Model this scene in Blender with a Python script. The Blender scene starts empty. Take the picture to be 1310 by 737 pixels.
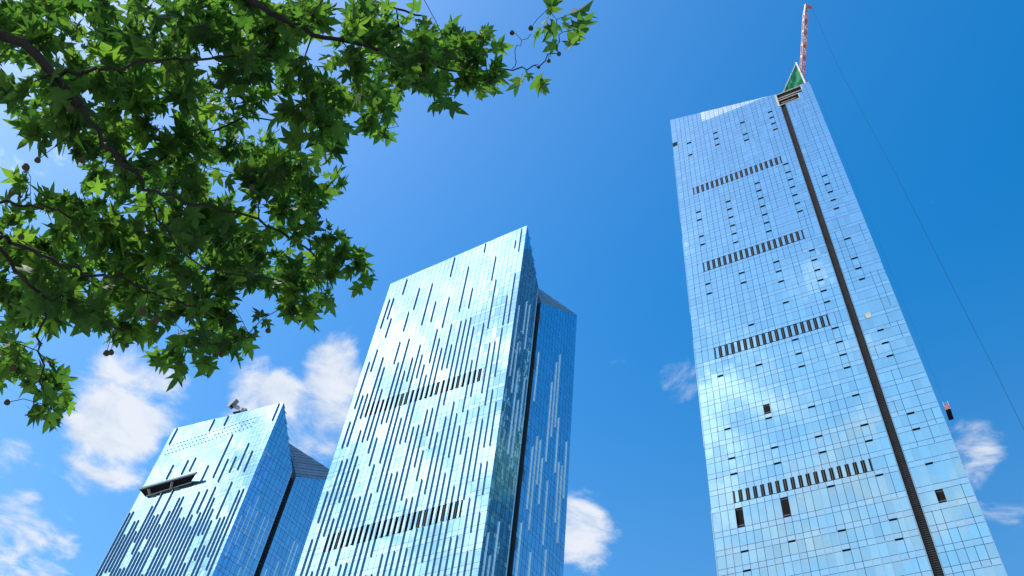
import bpy, bmesh, math, random
import numpy as np
from mathutils import Vector, Matrix

random.seed(7)
rng = np.random.default_rng(7)
scene = bpy.context.scene
COL = scene.collection

# ------------------------------------------------------------------ camera
EYE = 1.6
FPX, CX, CY = 1140.0, 655.0, 368.5            # focal length and centre in the 1310 x 737 picture
_up = np.array([787 - CX, -513 - CY, FPX]); _up /= np.linalg.norm(_up)
_fwd = np.array([0, 0, 1.0])
_Y = _fwd - _up * (_fwd @ _up); _Y /= np.linalg.norm(_Y)
_X = np.cross(_Y, _up)
if _X[0] < 0: _X = -_X
RC = np.stack([_X, _Y, _up])                  # world = RC @ camera (x right, y down, z forward)
cam_data = bpy.data.cameras.new('camera')
cam = bpy.data.objects.new('camera', cam_data)
COL.objects.link(cam)
m = Matrix.Identity(4)
for i in range(3):
    m[i][0] = RC[i, 0]; m[i][1] = -RC[i, 1]; m[i][2] = -RC[i, 2]
m[2][3] = EYE
cam.matrix_world = m
cam_data.sensor_width = 36.0
cam_data.lens = FPX / 1310 * 36
cam_data.clip_end = 20000
cam_data.clip_start = 0.05
scene.camera = cam

def ray(px, py):
    v = RC @ np.array([px - CX, py - CY, FPX]); return v / np.linalg.norm(v)
def proj(P):
    c = RC.T @ (np.asarray(P, float) - np.array([0, 0, EYE]))
    return (CX + FPX * c[0] / c[2], CY + FPX * c[1] / c[2], c[2])

# ------------------------------------------------------------------ sky, sun, exposure
SUN_AZ, SUN_EL = math.radians(-88), math.radians(58)     # azimuth clockwise from +Y
SUN = Vector((math.sin(SUN_AZ) * math.cos(SUN_EL), math.cos(SUN_AZ) * math.cos(SUN_EL), math.sin(SUN_EL)))
world = bpy.data.worlds.new('World'); scene.world = world
world.use_nodes = True
wt = world.node_tree; wt.nodes.clear()
def wn(t, **k):
    n = wt.nodes.new(t)
    for a, b in k.items(): setattr(n, a, b)
    return n
def wmath(op, a, b=None, c=None, clamp=False):
    n = wn('ShaderNodeMath', operation=op); n.use_clamp = clamp
    for i, v in enumerate((a, b, c)):
        if v is None: continue
        if isinstance(v, (int, float)): n.inputs[i].default_value = v
        else: wt.links.new(v, n.inputs[i])
    return n.outputs[0]
sky = wn('ShaderNodeTexSky', sky_type='NISHITA', sun_disc=False)
sky.sun_elevation = SUN_EL
sky.sun_rotation = SUN_AZ
sky.altitude = 0; sky.air_density = 1.0; sky.dust_density = 0.9; sky.ozone_density = 3.0
hsv = wn('ShaderNodeHueSaturation'); hsv.inputs['Saturation'].default_value = 1.44; hsv.inputs['Hue'].default_value = 0.494
hsv.inputs['Value'].default_value = 1.0
wt.links.new(sky.outputs[0], hsv.inputs['Color'])
tc = wn('ShaderNodeTexCoord')
sep = wn('ShaderNodeSeparateXYZ'); wt.links.new(tc.outputs['Generated'], sep.inputs[0])
dz = wmath('MAXIMUM', sep.outputs[2], 0.08)
comb = wn('ShaderNodeCombineXYZ')
wt.links.new(wmath('DIVIDE', sep.outputs[0], dz), comb.inputs[0])
wt.links.new(wmath('DIVIDE', sep.outputs[1], dz), comb.inputs[1])
def cloud_noise(off, scale, detail, rough, dist):
    mp = wn('ShaderNodeMapping'); mp.inputs['Location'].default_value = off
    wt.links.new(comb.outputs[0], mp.inputs[0])
    n = wn('ShaderNodeTexNoise'); n.inputs['Scale'].default_value = scale
    n.inputs['Detail'].default_value = detail; n.inputs['Roughness'].default_value = rough
    n.inputs['Distortion'].default_value = dist
    wt.links.new(mp.outputs[0], n.inputs['Vector'])
    return n.outputs['Fac']
n1 = cloud_noise((3.1, 1.7, 0), 2.3, 9, 0.60, 0.25)
n2 = cloud_noise((3.1 + 0.05, 1.7 - 0.01, 0), 2.3, 9, 0.60, 0.25)      # sampled a little towards the sun: self shading
n3 = cloud_noise((9.3, 4.4, 0), 9.0, 9, 0.60, 0.35)
n4 = cloud_noise((9.3 + 0.025, 4.4 - 0.005, 0), 9.0, 9, 0.60, 0.35)
def dot_dir(v):
    n = wn('ShaderNodeVectorMath', operation='DOT_PRODUCT')
    wt.links.new(tc.outputs['Generated'], n.inputs[0]); n.inputs[1].default_value = v
    return n.outputs['Value']
# where the photograph shows cumulus: picture position, radius in picture pixels, weight
CLOUDS = [(168, 495, 66, .43), (138, 575, 52, .42), (390, 535, 82, .43), (436, 460, 40, .37), (320, 505, 45, .30), (745, 680, 48, .44),
          (1240, 575, 36, .34), (1290, 635, 45, .26), (876, 485, 34, .24), (868, 578, 34, .28),
          (25, 712, 56, .42), (8, 610, 40, .30), (40, 235, 50, .2), (1200, 466, 18, .14)]
bias = None
for px, py, r, w in CLOUDS:
    d = ray(px, py)
    ang = r / FPX * 0.85
    mr = wn('ShaderNodeMapRange', interpolation_type='SMOOTHSTEP')
    wt.links.new(dot_dir(tuple(d)), mr.inputs['Value'])
    mr.inputs['From Min'].default_value = math.cos(ang * 1.7); mr.inputs['From Max'].default_value = math.cos(ang * 0.25)
    mr.inputs['To Min'].default_value = 0; mr.inputs['To Max'].default_value = w
    bias = mr.outputs[0] if bias is None else wmath('ADD', bias, mr.outputs[0])
# the half of the sky behind the camera, mirrored in the towers, carries broken cloud towards the left
back = wn('ShaderNodeMapRange', interpolation_type='SMOOTHSTEP')
wt.links.new(dot_dir((-0.97, -0.24, 0.0)), back.inputs['Value'])
back.inputs['From Min'].default_value = 0.38; back.inputs['From Max'].default_value = 0.70
back.inputs['To Min'].default_value = 0.0; back.inputs['To Max'].default_value = 0.46
cov = wmath('ADD', wmath('ADD', wmath('MULTIPLY_ADD', n1, 0.6, 0.2), bias), wmath('ADD', back.outputs[0], -0.19))
cov = wmath('ADD', cov, wmath('MULTIPLY', wmath('SUBTRACT', n3, 0.5), 1.1))
mask = wn('ShaderNodeMapRange', interpolation_type='SMOOTHSTEP')
wt.links.new(cov, mask.inputs['Value'])
mask.inputs['From Min'].default_value = 0.55; mask.inputs['From Max'].default_value = 0.90
shade = wn('ShaderNodeMapRange')
wt.links.new(wmath('ADD', wmath('SUBTRACT', n1, n2), wmath('SUBTRACT', n3, n4)), shade.inputs['Value'])
shade.inputs['From Min'].default_value = -0.15; shade.inputs['From Max'].default_value = 0.10
shade.inputs['To Min'].default_value = 0.55; shade.inputs['To Max'].default_value = 1.0
ccol = wn('ShaderNodeMix', data_type='RGBA')
wt.links.new(shade.outputs[0], ccol.inputs[0])
ccol.inputs[6].default_value = (2.1, 2.6, 3.4, 1); ccol.inputs[7].default_value = (3.6, 3.8, 4.1, 1)
# clouds and haze scatter more light near the sun
glow = wn('ShaderNodeMapRange', interpolation_type='SMOOTHSTEP')
wt.links.new(dot_dir(tuple(SUN)), glow.inputs['Value'])
glow.inputs['From Min'].default_value = 0.78; glow.inputs['From Max'].default_value = 1.0
glow.inputs['To Min'].default_value = 1.0; glow.inputs['To Max'].default_value = 3.4
cglow = wn('ShaderNodeVectorMath', operation='SCALE')
wt.links.new(ccol.outputs[2], cglow.inputs[0]); wt.links.new(glow.outputs[0], cglow.inputs['Scale'])
# thin veil of high haze over the half of the sky behind the camera
veil = wn('ShaderNodeMapRange', interpolation_type='SMOOTHSTEP')
wt.links.new(dot_dir((-0.70, -0.71, 0.0)), veil.inputs['Value'])
veil.inputs['From Min'].default_value = 0.0; veil.inputs['From Max'].default_value = 0.6
veil.inputs['To Min'].default_value = 0.0; veil.inputs['To Max'].default_value = 0.40
mixv = wn('ShaderNodeMix', data_type='RGBA')
low = wn('ShaderNodeMapRange', interpolation_type='SMOOTHSTEP')          # haze thins with height
wt.links.new(sep.outputs[2], low.inputs['Value'])
low.inputs['From Min'].default_value = 0.60; low.inputs['From Max'].default_value = 0.93
low.inputs['To Min'].default_value = 1.0; low.inputs['To Max'].default_value = 0.25
wt.links.new(wmath('MULTIPLY', veil.outputs[0], low.outputs[0]), mixv.inputs[0]); wt.links.new(hsv.outputs[0], mixv.inputs[6])
mixv.inputs[7].default_value = (4.1, 5.8, 5.8, 1)
haze_low = wn('ShaderNodeMapRange', interpolation_type='SMOOTHSTEP')     # the whole sky pales towards the horizon
wt.links.new(sep.outputs[2], haze_low.inputs['Value'])
haze_low.inputs['From Min'].default_value = 0.30; haze_low.inputs['From Max'].default_value = 0.82
haze_low.inputs['To Min'].default_value = 0.22; haze_low.inputs['To Max'].default_value = 0.0
mixh = wn('ShaderNodeMix', data_type='RGBA')
wt.links.new(haze_low.outputs[0], mixh.inputs[0]); wt.links.new(mixv.outputs[2], mixh.inputs[6])
mixh.inputs[7].default_value = (2.5, 3.4, 4.0, 1)
mixc = wn('ShaderNodeMix', data_type='RGBA')
wt.links.new(wmath('MULTIPLY', mask.outputs[0], 0.95), mixc.inputs[0])
wt.links.new(mixh.outputs[2], mixc.inputs[6]); wt.links.new(cglow.outputs[0], mixc.inputs[7])
bg = wn('ShaderNodeBackground'); bg.inputs[1].default_value = 0.15
wt.links.new(mixc.outputs[2], bg.inputs[0])
wout = wn('ShaderNodeOutputWorld'); wt.links.new(bg.outputs[0], wout.inputs[0])

sl = bpy.data.lights.new('sun', 'SUN'); sl.energy = 3.0; sl.angle = math.radians(0.53); sl.color = (1.0, 0.95, 0.87)
so = bpy.data.objects.new('sun', sl); COL.objects.link(so)
so.rotation_euler = (-SUN).to_track_quat('-Z', 'Y').to_euler(); so.location = (0, 0, 400)
vs = scene.view_settings
vs.view_transform = 'Standard'; vs.look = 'None'; vs.gamma = 1; vs.exposure = 0.65; vs.use_curve_mapping = False

# ------------------------------------------------------------------ materials
def mat(name, base=(.5, .5, .5), rough=.5, metal=0.0, spec=.5, noise=0.0, nscale=1.0, bump=0.0, bscale=1.0, rnd=0.0, rrough=0.0):
    """Principled material with procedural colour variation, fine relief and per-piece variation."""
    M = bpy.data.materials.new(name); M.use_nodes = True
    t = M.node_tree; b = t.nodes['Principled BSDF']
    b.inputs['Base Color'].default_value = (*base, 1); b.inputs['Roughness'].default_value = rough
    b.inputs['Metallic'].default_value = metal; b.inputs['Specular IOR Level'].default_value = spec
    col = None
    g = t.nodes.new('ShaderNodeTexCoord')
    fac = None
    if noise:
        n = t.nodes.new('ShaderNodeTexNoise'); n.inputs['Scale'].default_value = nscale; n.inputs['Detail'].default_value = 6
        t.links.new(g.outputs['Object'], n.inputs['Vector'])
        r = t.nodes.new('ShaderNodeMapRange'); t.links.new(n.outputs['Fac'], r.inputs['Value'])
        r.inputs['From Min'].default_value = .3; r.inputs['From Max'].default_value = .7
        r.inputs['To Min'].default_value = 1 - noise; r.inputs['To Max'].default_value = 1 + noise
        fac = r.outputs[0]
    if rnd:
        at_ = t.nodes.new('ShaderNodeAttribute'); at_.attribute_name = 'rnd'
        oi = t.nodes.new('ShaderNodeObjectInfo')
        ad = t.nodes.new('ShaderNodeMath'); ad.operation = 'ADD'
        t.links.new(at_.outputs['Fac'], ad.inputs[0]); t.links.new(oi.outputs['Random'], ad.inputs[1])
        fr = t.nodes.new('ShaderNodeMath'); fr.operation = 'FRACT'; t.links.new(ad.outputs[0], fr.inputs[0])
        r = t.nodes.new('ShaderNodeMapRange'); t.links.new(fr.outputs[0], r.inputs['Value'])
        r.inputs['To Min'].default_value = 1 - rnd; r.inputs['To Max'].default_value = 1 + rnd
        if fac is None: fac = r.outputs[0]
        else:
            mm = t.nodes.new('ShaderNodeMath'); mm.operation = 'MULTIPLY'
            t.links.new(fac, mm.inputs[0]); t.links.new(r.outputs[0], mm.inputs[1]); fac = mm.outputs[0]
    if fac is not None:
        vm = t.nodes.new('ShaderNodeVectorMath'); vm.operation = 'SCALE'
        vm.inputs[0].default_value = base; t.links.new(fac, vm.inputs['Scale'])
        t.links.new(vm.outputs[0], b.inputs['Base Color'])
    if bump:
        n = t.nodes.new('ShaderNodeTexNoise'); n.inputs['Scale'].default_value = bscale; n.inputs['Detail'].default_value = 2
        gg = t.nodes.new('ShaderNodeNewGeometry'); t.links.new(gg.outputs['Position'], n.inputs['Vector'])
        bp = t.nodes.new('ShaderNodeBump'); bp.inputs['Strength'].default_value = 1.0; bp.inputs['Distance'].default_value = bump
        t.links.new(n.outputs['Fac'], bp.inputs['Height']); t.links.new(bp.outputs[0], b.inputs['Normal'])
    return M

M_GLASS = mat('coated_glass', (.44, .70, .84), .03, .96, .5, noise=.05, nscale=.02, bump=.006, bscale=.45, rnd=.075)
M_SPAN = mat('spandrel_glass', (.49, .72, .87), .05, .96, .5, noise=.05, nscale=.02, bump=.006, bscale=.45, rnd=.06)
M_CROWN = mat('clear_crown_glass', (.86, .93, .97), .10, .55, .6, noise=.06, nscale=.5, rnd=.12)
M_FIN_LIT = mat('fin_sunlit', (.80, .84, .88), .20, .35, .5, noise=.06, nscale=.3, rnd=.05)  # lighter copy of the fin material: sunlight put into its colour
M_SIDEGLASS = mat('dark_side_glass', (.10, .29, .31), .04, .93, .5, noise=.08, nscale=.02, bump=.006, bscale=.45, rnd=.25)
M_FIN_SHADED = mat('fin_glass_shaded', (.13, .22, .31), .10, .75, .5, noise=.06, nscale=.3, rnd=.05)  # darker copy of the fin material: shade put into its colour
M_CAP = mat('fin_aluminium', (.55, .66, .73), .08, .9, .5, noise=.06, nscale=.5)
M_MULL = mat('mullion_dark', (.045, .075, .10), .45, .3, .5, noise=.15, nscale=.4)
M_DARK = mat('dark_louver', (.010, .010, .012), .9, .0, .1, noise=.3, nscale=1.3)
M_BAR = mat('louver_bar', (.15, .13, .12), .9, .0, .1, noise=.2, nscale=1.0)
M_SLOT = mat('groove_slat', (.075, .075, .078), .5, .3, .5, noise=.2, nscale=.5)
M_ROOF = mat('roof_panel', (.17, .22, .27), .35, .35, .5, noise=.15, nscale=.25, rnd=.1)
M_STEEL = mat('primed_steel', (.52, .49, .43), .6, .1, .4, noise=.18, nscale=1.2)
M_CONC = mat('concrete', (.33, .31, .29), .85, 0, .3, noise=.2, nscale=.8)
M_NET = mat('green_net', (.012, .20, .095), .85, 0, .2, noise=.35, nscale=.45)
M_WHITE = mat('white_paint', (.75, .74, .72), .5, .0, .5, noise=.08, nscale=1)
M_RED = mat('red_crane_paint', (.50, .13, .10), .5, .0, .5, noise=.2, nscale=.8)
M_PALE_RED = mat('faded_crane_paint', (.40, .20, .20), .5, 0, .5, noise=.2, nscale=.8)
M_ORANGE = mat('orange_paint', (.62, .22, .03), .5, 0, .5, noise=.15, nscale=1)
M_ROPE = mat('wire_rope', (.015, .02, .03), .9, .0, .1, noise=.1, nscale=2)
M_GREY = mat('machine_grey', (.20, .225, .25), .45, .3, .5, noise=.15, nscale=.8)
M_BARK = mat('plane_bark', (.018, .015, .012), .85, 0, .25, noise=.45, nscale=9, bump=.02, bscale=22)
M_TWIG = mat('twig_bark', (.022, .018, .014), .85, 0, .25, noise=.3, nscale=14)
M_SEED = mat('seed_ball', (.060, .045, .022), .9, 0, .2, noise=.3, nscale=60)
M_PAVE = mat('paving', (.30, .29, .28), .8, 0, .3, noise=.18, nscale=.12, bump=.004, bscale=6)

def leaf_material(name, green, warm, trans):
    M = bpy.data.materials.new(name); M.use_nodes = True
    t = M.node_tree; b = t.nodes['Principled BSDF']; out = t.nodes['Material Output']
    at_ = t.nodes.new('ShaderNodeAttribute'); at_.attribute_name = 'rnd'
    oi = t.nodes.new('ShaderNodeObjectInfo')
    ad = t.nodes.new('ShaderNodeMath'); ad.operation = 'ADD'
    t.links.new(at_.outputs['Fac'], ad.inputs[0]); t.links.new(oi.outputs['Random'], ad.inputs[1])
    fr = t.nodes.new('ShaderNodeMath'); fr.operation = 'FRACT'; t.links.new(ad.outputs[0], fr.inputs[0])
    ramp = t.nodes.new('ShaderNodeMix'); ramp.data_type = 'RGBA'
    pw = t.nodes.new('ShaderNodeMath'); pw.operation = 'POWER'; pw.inputs[1].default_value = 1.8
    t.links.new(fr.outputs[0], pw.inputs[0]); t.links.new(pw.outputs[0], ramp.inputs[0])
    ramp.inputs[6].default_value = (*green, 1); ramp.inputs[7].default_value = (*warm, 1)
    n = t.nodes.new('ShaderNodeTexNoise'); n.inputs['Scale'].default_value = 14; n.inputs['Detail'].default_value = 4
    gg = t.nodes.new('ShaderNodeNewGeometry'); t.links.new(gg.outputs['Position'], n.inputs['Vector'])
    r = t.nodes.new('ShaderNodeMapRange'); t.links.new(n.outputs['Fac'], r.inputs['Value'])
    r.inputs['To Min'].default_value = .65; r.inputs['To Max'].default_value = 1.35
    vm = t.nodes.new('ShaderNodeVectorMath'); vm.operation = 'SCALE'
    t.links.new(ramp.outputs[2], vm.inputs[0]); t.links.new(r.outputs[0], vm.inputs['Scale'])
    t.links.new(vm.outputs[0], b.inputs['Base Color'])
    b.inputs['Roughness'].default_value = .58; b.inputs['Specular IOR Level'].default_value = .3
    tr = t.nodes.new('ShaderNodeBsdfTranslucent')
    vm2 = t.nodes.new('ShaderNodeVectorMath'); vm2.operation = 'MULTIPLY'; vm2.inputs[1].default_value = trans
    t.links.new(vm.outputs[0], vm2.inputs[0]); t.links.new(vm2.outputs[0], tr.inputs[0])
    mx = t.nodes.new('ShaderNodeMixShader'); mx.inputs[0].default_value = .55
    t.links.new(b.outputs[0], mx.inputs[1]); t.links.new(tr.outputs[0], mx.inputs[2])
    t.links.new(mx.outputs[0], out.inputs['Surface'])
    return M
M_LEAF = leaf_material('plane_leaf', (.015, .043, .011), (.046, .092, .016), (5.0, 4.9, 2.2))

# ------------------------------------------------------------------ mesh helpers
def link(o, parent=None):
    COL.objects.link(o)
    if parent is not None:
        o.parent = parent
        top = parent
        while top.parent: top = top.parent
        inv = Matrix.Translation(top.location).inverted()
        # meshes are in world coordinates; parts of parts sit on identity transforms
        o.matrix_parent_inverse = inv if parent is top else Matrix.Identity(4)
    return o
def mesh_obj(name, verts, faces, material, parent=None, smooth=False, rndattr=None):
    me = bpy.data.meshes.new(name)
    me.from_pydata([tuple(v) for v in verts], [], faces)
    me.update()
    if rndattr is not None:
        a = me.attributes.new('rnd', 'FLOAT', 'FACE'); a.data.foreach_set('value', np.asarray(rndattr, np.float32))
    if isinstance(material, (list, tuple)):
        for x in material: me.materials.append(x)
    else: me.materials.append(material)
    if smooth:
        me.polygons.foreach_set('use_smooth', [True] * len(me.polygons))
    return link(bpy.data.objects.new(name, me), parent)
class MB:
    def __init__(s): s.v = []; s.f = []
    def quadbox(s, o, a, b, c):
        """parallelepiped from corner o along a, b, c"""
        o, a, b, c = (np.asarray(x, float) for x in (o, a, b, c)); k = len(s.v)
        for p in (o, o + a, o + a + b, o + b, o + c, o + a + c, o + a + b + c, o + b + c): s.v.append(p)
        flip = np.dot(np.cross(a, b), c) < 0
        for q in ((0, 3, 2, 1), (4, 5, 6, 7), (0, 1, 5, 4), (1, 2, 6, 5), (2, 3, 7, 6), (3, 0, 4, 7)):
            q = [k + i for i in q]
            s.f.append(q[::-1] if flip else q)
        return s
    def bar(s, p, q, w, h=None, up=(0, 0, 1)):
        p = np.asarray(p, float); q = np.asarray(q, float); h = h or w
        d = q - p; n = np.cross(d, up)
        if np.linalg.norm(n) < 1e-6: n = np.cross(d, (1, 0, 0))
        n /= np.linalg.norm(n); u = np.cross(n, d); u /= np.linalg.norm(u)
        return s.quadbox(p - n * w / 2 - u * h / 2, n * w, u * h, d)
    def tube(s, pts, rad, sides=5, cap=True):
        pts = [np.asarray(p, float) for p in pts]; k = len(s.v); n = len(pts)
        ref = np.array([0.31, 0.17, 0.93])
        for i, p in enumerate(pts):
            d = pts[min(i + 1, n - 1)] - pts[max(i - 1, 0)]; d /= max(np.linalg.norm(d), 1e-9)
            a = np.cross(d, ref)
            if np.linalg.norm(a) < 1e-3: a = np.cross(d, (1, 0, 0))
            a /= np.linalg.norm(a); b = np.cross(d, a)
            r = rad[i] if hasattr(rad, '__len__') else rad
            for j in range(sides):
                t = 2 * math.pi * j / sides; s.v.append(p + r * (math.cos(t) * a + math.sin(t) * b))
        for i in range(n - 1):
            for j in range(sides):
                j2 = (j + 1) % sides
                s.f.append([k + i * sides + j, k + i * sides + j2, k + (i + 1) * sides + j2, k + (i + 1) * sides + j])
        if cap:
            s.f.append([k + j for j in range(sides)][::-1]); s.f.append([k + (n - 1) * sides + j for j in range(sides)])
        return s
    def poly(s, pts):
        k = len(s.v); s.v += [np.asarray(p, float) for p in pts]; s.f.append(list(range(k, k + len(pts)))); return s
    def build(s, name, material, parent=None, smooth=False):
        return mesh_obj(name, s.v, s.f, material, parent, smooth)
def empty(name, loc, label, cat, group=None):
    o = bpy.data.objects.new(name, None); COL.objects.link(o); o.location = loc
    o['label'] = label; o['category'] = cat
    if group: o['group'] = group
    return o
UPV = np.array([0, 0, 1.0])
def hdir(a): a = math.radians(a); return np.array([math.sin(a), math.cos(a), 0.0])
def adir(a): a = math.radians(a); return np.array([math.cos(a), math.sin(a), 0.0])

# ------------------------------------------------------------------ facades
class Face:
    """a vertical facade: origin at its left foot, d along it to the right as seen from outside, n outwards"""
    def __init__(s, P, Q):
        s.P = np.array([P[0], P[1], 0.0]); e = np.array([Q[0] - P[0], Q[1] - P[1], 0.0])
        s.W = float(np.linalg.norm(e)); s.d = e / s.W; s.n = np.array([s.d[1], -s.d[0], 0.0])
    def at(s, a, z, out=0.0): return s.P + s.d * a + s.n * out + np.array([0, 0, z])
    def hit(s, px, py, out=0.0):
        r = ray(px, py); o = np.array([0, 0, EYE]); Q = s.P + s.n * out
        t = ((Q - o) @ s.n) / (r @ s.n); return o + r * t
    def sz(s, px, py, out=0.0):
        q = s.hit(px, py, out); return float((q - s.P) @ s.d), float(q[2])

GAP = 0.045
def pane_rects(face, cols, floors, ztop, skip=lambda s0, s1, z0, z1, kind: False, spandrel=1.33, zmin=0.0):
    """every pane of a facade: (s0, s1, z0, z1 left top, z1 right top, kind)"""
    out = []
    for i in range(len(floors) - 1):
        F, G = floors[i], floors[i + 1]
        if G < zmin: continue
        for z0, z1, kind in ((F, F + spandrel, 'spandrel'), (F + spandrel, G, 'vision')):
            for a, b in zip(cols[:-1], cols[1:]):
                tl, tr = min(z1, ztop(a) - .05), min(z1, ztop(b) - .05)
                if tl <= z0 + .15 and tr <= z0 + .15: continue
                if skip(a, b, z0, z1, kind): continue
                out.append((a, b, z0, max(tl, z0 + .06), max(tr, z0 + .06), kind))
    return out
def pane_corners(face, r, jit):
    a, b, z0, tl, tr, kind = r
    g = GAP
    ta, tb = jit
    mid = (a + b) / 2; zm = (z0 + max(tl, tr)) / 2
    def pt(s_, z_, dep): return face.at(s_, z_, dep + (s_ - mid) * ta + (z_ - zm) * tb)
    if b - a < 2.5 * g: return None
    A = [pt(a + g, z0 + g, .0), pt(b - g, z0 + g, .0), pt(b - g, max(tr - g, z0 + g + .01), .0), pt(a + g, max(tl - g, z0 + g + .01), .0)]
    B = [p - face.n * .06 for p in A]
    return A, B
def panes_mesh(name, groups, material, parent, jitter=.0035):
    """all panes of one kind in one mesh (past the countable ones)"""
    V = []; Fc = []; rn = []
    for face, rects in groups:
        for r in rects:
            c = pane_corners(face, r, rng.normal(0, jitter, 2))
            if c is None: continue
            A, B = c; k = len(V); V += A + B; x = (math.sin(r[0] * 91.7 + int(r[2] / 23) * 3.1) * 437.5 * .999 + rng.random() * .35) % 1.0
            for q in ((0, 1, 2, 3), (0, 4, 5, 1), (1, 5, 6, 2), (2, 6, 7, 3), (3, 7, 4, 0)):
                Fc.append([k + i for i in q]); rn.append(x)
    if not V: return None
    o = mesh_obj(name, V, Fc, material, parent, rndattr=rn)
    o['kind'] = 'stuff'
    return o
_pane_cache = {}
def pane_object(face, r, material, parent, jitter=.0035, name='glass_pane'):
    a, b, z0, tl, tr, kind = r
    w, h_ = round(b - a - 2 * GAP, 3), round(tl - z0 - 2 * GAP, 3)
    key = (w, h_, material.name)
    if key not in _pane_cache:
        mb = MB().quadbox((-w / 2, -.06, -h_ / 2), (w, 0, 0), (0, 0, h_), (0, .06, 0))
        me = bpy.data.meshes.new('glass_pane'); me.from_pydata([tuple(v) for v in mb.v], [], mb.f); me.materials.append(material)
        _pane_cache[key] = me
    o = bpy.data.objects.new(name, _pane_cache[key])
    link(o, parent)
    c = face.at((a + b) / 2, (z0 + tl) / 2, 0)
    M3 = Matrix(((face.d[0], face.n[0], 0), (face.d[1], face.n[1], 0), (0, 0, 1))).to_4x4()
    # the box spans local y in [-.06, 0]: local +y is outwards
    J = Matrix.Rotation(rng.normal(0, jitter), 4, 'X') @ Matrix.Rotation(rng.normal(0, jitter), 4, 'Z')
    o.matrix_basis = Matrix.Translation(Vector(c)) @ M3 @ J
    return o
def split_panes(faces_rects, limit=300):
    """the panes that show largest in the picture, and the rest"""
    cand = []
    for fi, (face, rects) in enumerate(faces_rects):
        for ri, r in enumerate(rects):
            a, b, z0, tl, tr, kind = r
            if kind != 'vision' or abs(tl - tr) > .01 or b - a < 1.0 or tl - z0 < 1.2: continue
            c0 = proj(face.at(a, z0)); c1 = proj(face.at(b, z0)); c2 = proj(face.at(a, tl))
            if c0[2] <= 0: continue
            mx, my = (c1[0] + c2[0]) / 2, (c1[1] + c2[1]) / 2
            if not (4 < mx < 1306 and 4 < my < 733): continue
            area = abs((c1[0] - c0[0]) * (c2[1] - c0[1]) - (c1[1] - c0[1]) * (c2[0] - c0[0]))
            cand.append((-area, fi, ri))
    cand.sort()
    pick = {(fi, ri) for _, fi, ri in cand[:limit]}
    near = []; rest = []
    for fi, (face, rects) in enumerate(faces_rects):
        rr = []
        for ri, r in enumerate(rects):
            if (fi, ri) in pick: near.append((face, r))
            else: rr.append(r)
        rest.append((face, rr))
    return near, rest
def inset(poly, d):
    n = len(poly); out = []
    for i in range(n):
        p0, p1, p2 = (np.array(poly[(i + k) % n][:2], float) for k in (-1, 0, 1))
        e1 = (p1 - p0) / np.linalg.norm(p1 - p0); e2 = (p2 - p1) / np.linalg.norm(p2 - p1)
        n1 = np.array([-e1[1], e1[0]]); n2 = np.array([-e2[1], e2[0]])
        b = n1 + n2; q = p1 + b * d / max(1e-6, 1 + n1 @ n2)
        out.append(q)
    return out

def fin_mesh(depth, thick, blade=None):
    """unit-height fin: a reflective blade with an aluminium nose"""
    mb = MB(); t = thick
    mb.quadbox((-t / 2, .0, 0), (t, 0, 0), (0, depth - .05, 0), (0, 0, 1))
    mb.quadbox((-t / 2 - .012, depth - .048, 0), (t + .024, 0, 0), (0, .05, 0), (0, 0, 1))
    me = bpy.data.meshes.new('fin'); me.from_pydata([tuple(v) for v in mb.v], [], mb.f)
    me.materials.append(blade or M_FIN_SHADED); me.materials.append(M_CAP)
    for i, p in enumerate(me.polygons): p.material_index = 0 if i < 6 else 1
    return me
FIN = fin_mesh(.42, .10)
FIN_SLIM = fin_mesh(.26, .09)
FIN_LIT = fin_mesh(.32, .10, M_FIN_LIT)
FIN_SLIM_LIT = fin_mesh(.22, .10, M_FIN_LIT)
def add_fin(face, s, z0, z1, parent, mesh=None):
    o = bpy.data.objects.new('fin', mesh or FIN); link(o, parent)
    M3 = Matrix(((face.d[0], face.n[0], 0), (face.d[1], face.n[1], 0), (0, 0, 1))).to_4x4()
    o.matrix_basis = Matrix.Translation(Vector(face.at(s, z0 + .02, -.02))) @ M3 @ Matrix.Diagonal((1, 1, z1 - z0 - .04, 1))
    return o
def random_fins(face, cols, floors, zlo, zhi, parent, dens, lens, taken=(), mesh=None, skip=None):
    """staggered fins: each mullion line is walked downwards, a gap, a fin, a gap"""
    lv = [f for f in floors if zlo <= f <= zhi]
    cnt = 0
    for s in cols:
        i = len(lv) - 1 - random.randint(0, 2)
        while i > 1:
            t = 1 - (lv[i] - zlo) / max(1, zhi - zlo)                # 0 at the top, 1 at the bottom
            gapn = random.choice(dens(t))
            i -= gapn
            if i <= 0: break
            L = random.choice(lens)
            j = max(0, i - L)
            z1, z0 = lv[i], lv[j]
            if z1 - z0 > 2 and not any(abs(s - q[0]) < .8 and z0 < q[2] and z1 > q[1] for q in taken) and not (skip and skip(s, z0, z1)):
                add_fin(face, s, z0, z1, parent, mesh); cnt += 1
            i = j
    return cnt

# ------------------------------------------------------------------ ground
def ground():
    n = 24; V = []; Fc = []
    R = 6000
    for i in range(n + 1):
        for j in range(n + 1):
            u = (i / n * 2 - 1); w = (j / n * 2 - 1)
            V.append((u * abs(u) * R, w * abs(w) * R, 0))
    for i in range(n):
        for j in range(n):
            k = i * (n + 1) + j; Fc.append((k, k + n + 1, k + n + 2, k + 1))
    o = mesh_obj('ground', V, Fc, M_PAVE); o['kind'] = 'structure'
ground()

# ------------------------------------------------------------------ the towers
DF = adir(-33.8)                       # all three front facades run the same way
def floors_range(F0, pitch, lo, hi):
    k0 = math.ceil((lo - F0) / pitch); k1 = math.floor((hi - F0) / pitch)
    return [F0 + k * pitch for k in range(k0, k1 + 1)]

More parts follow.
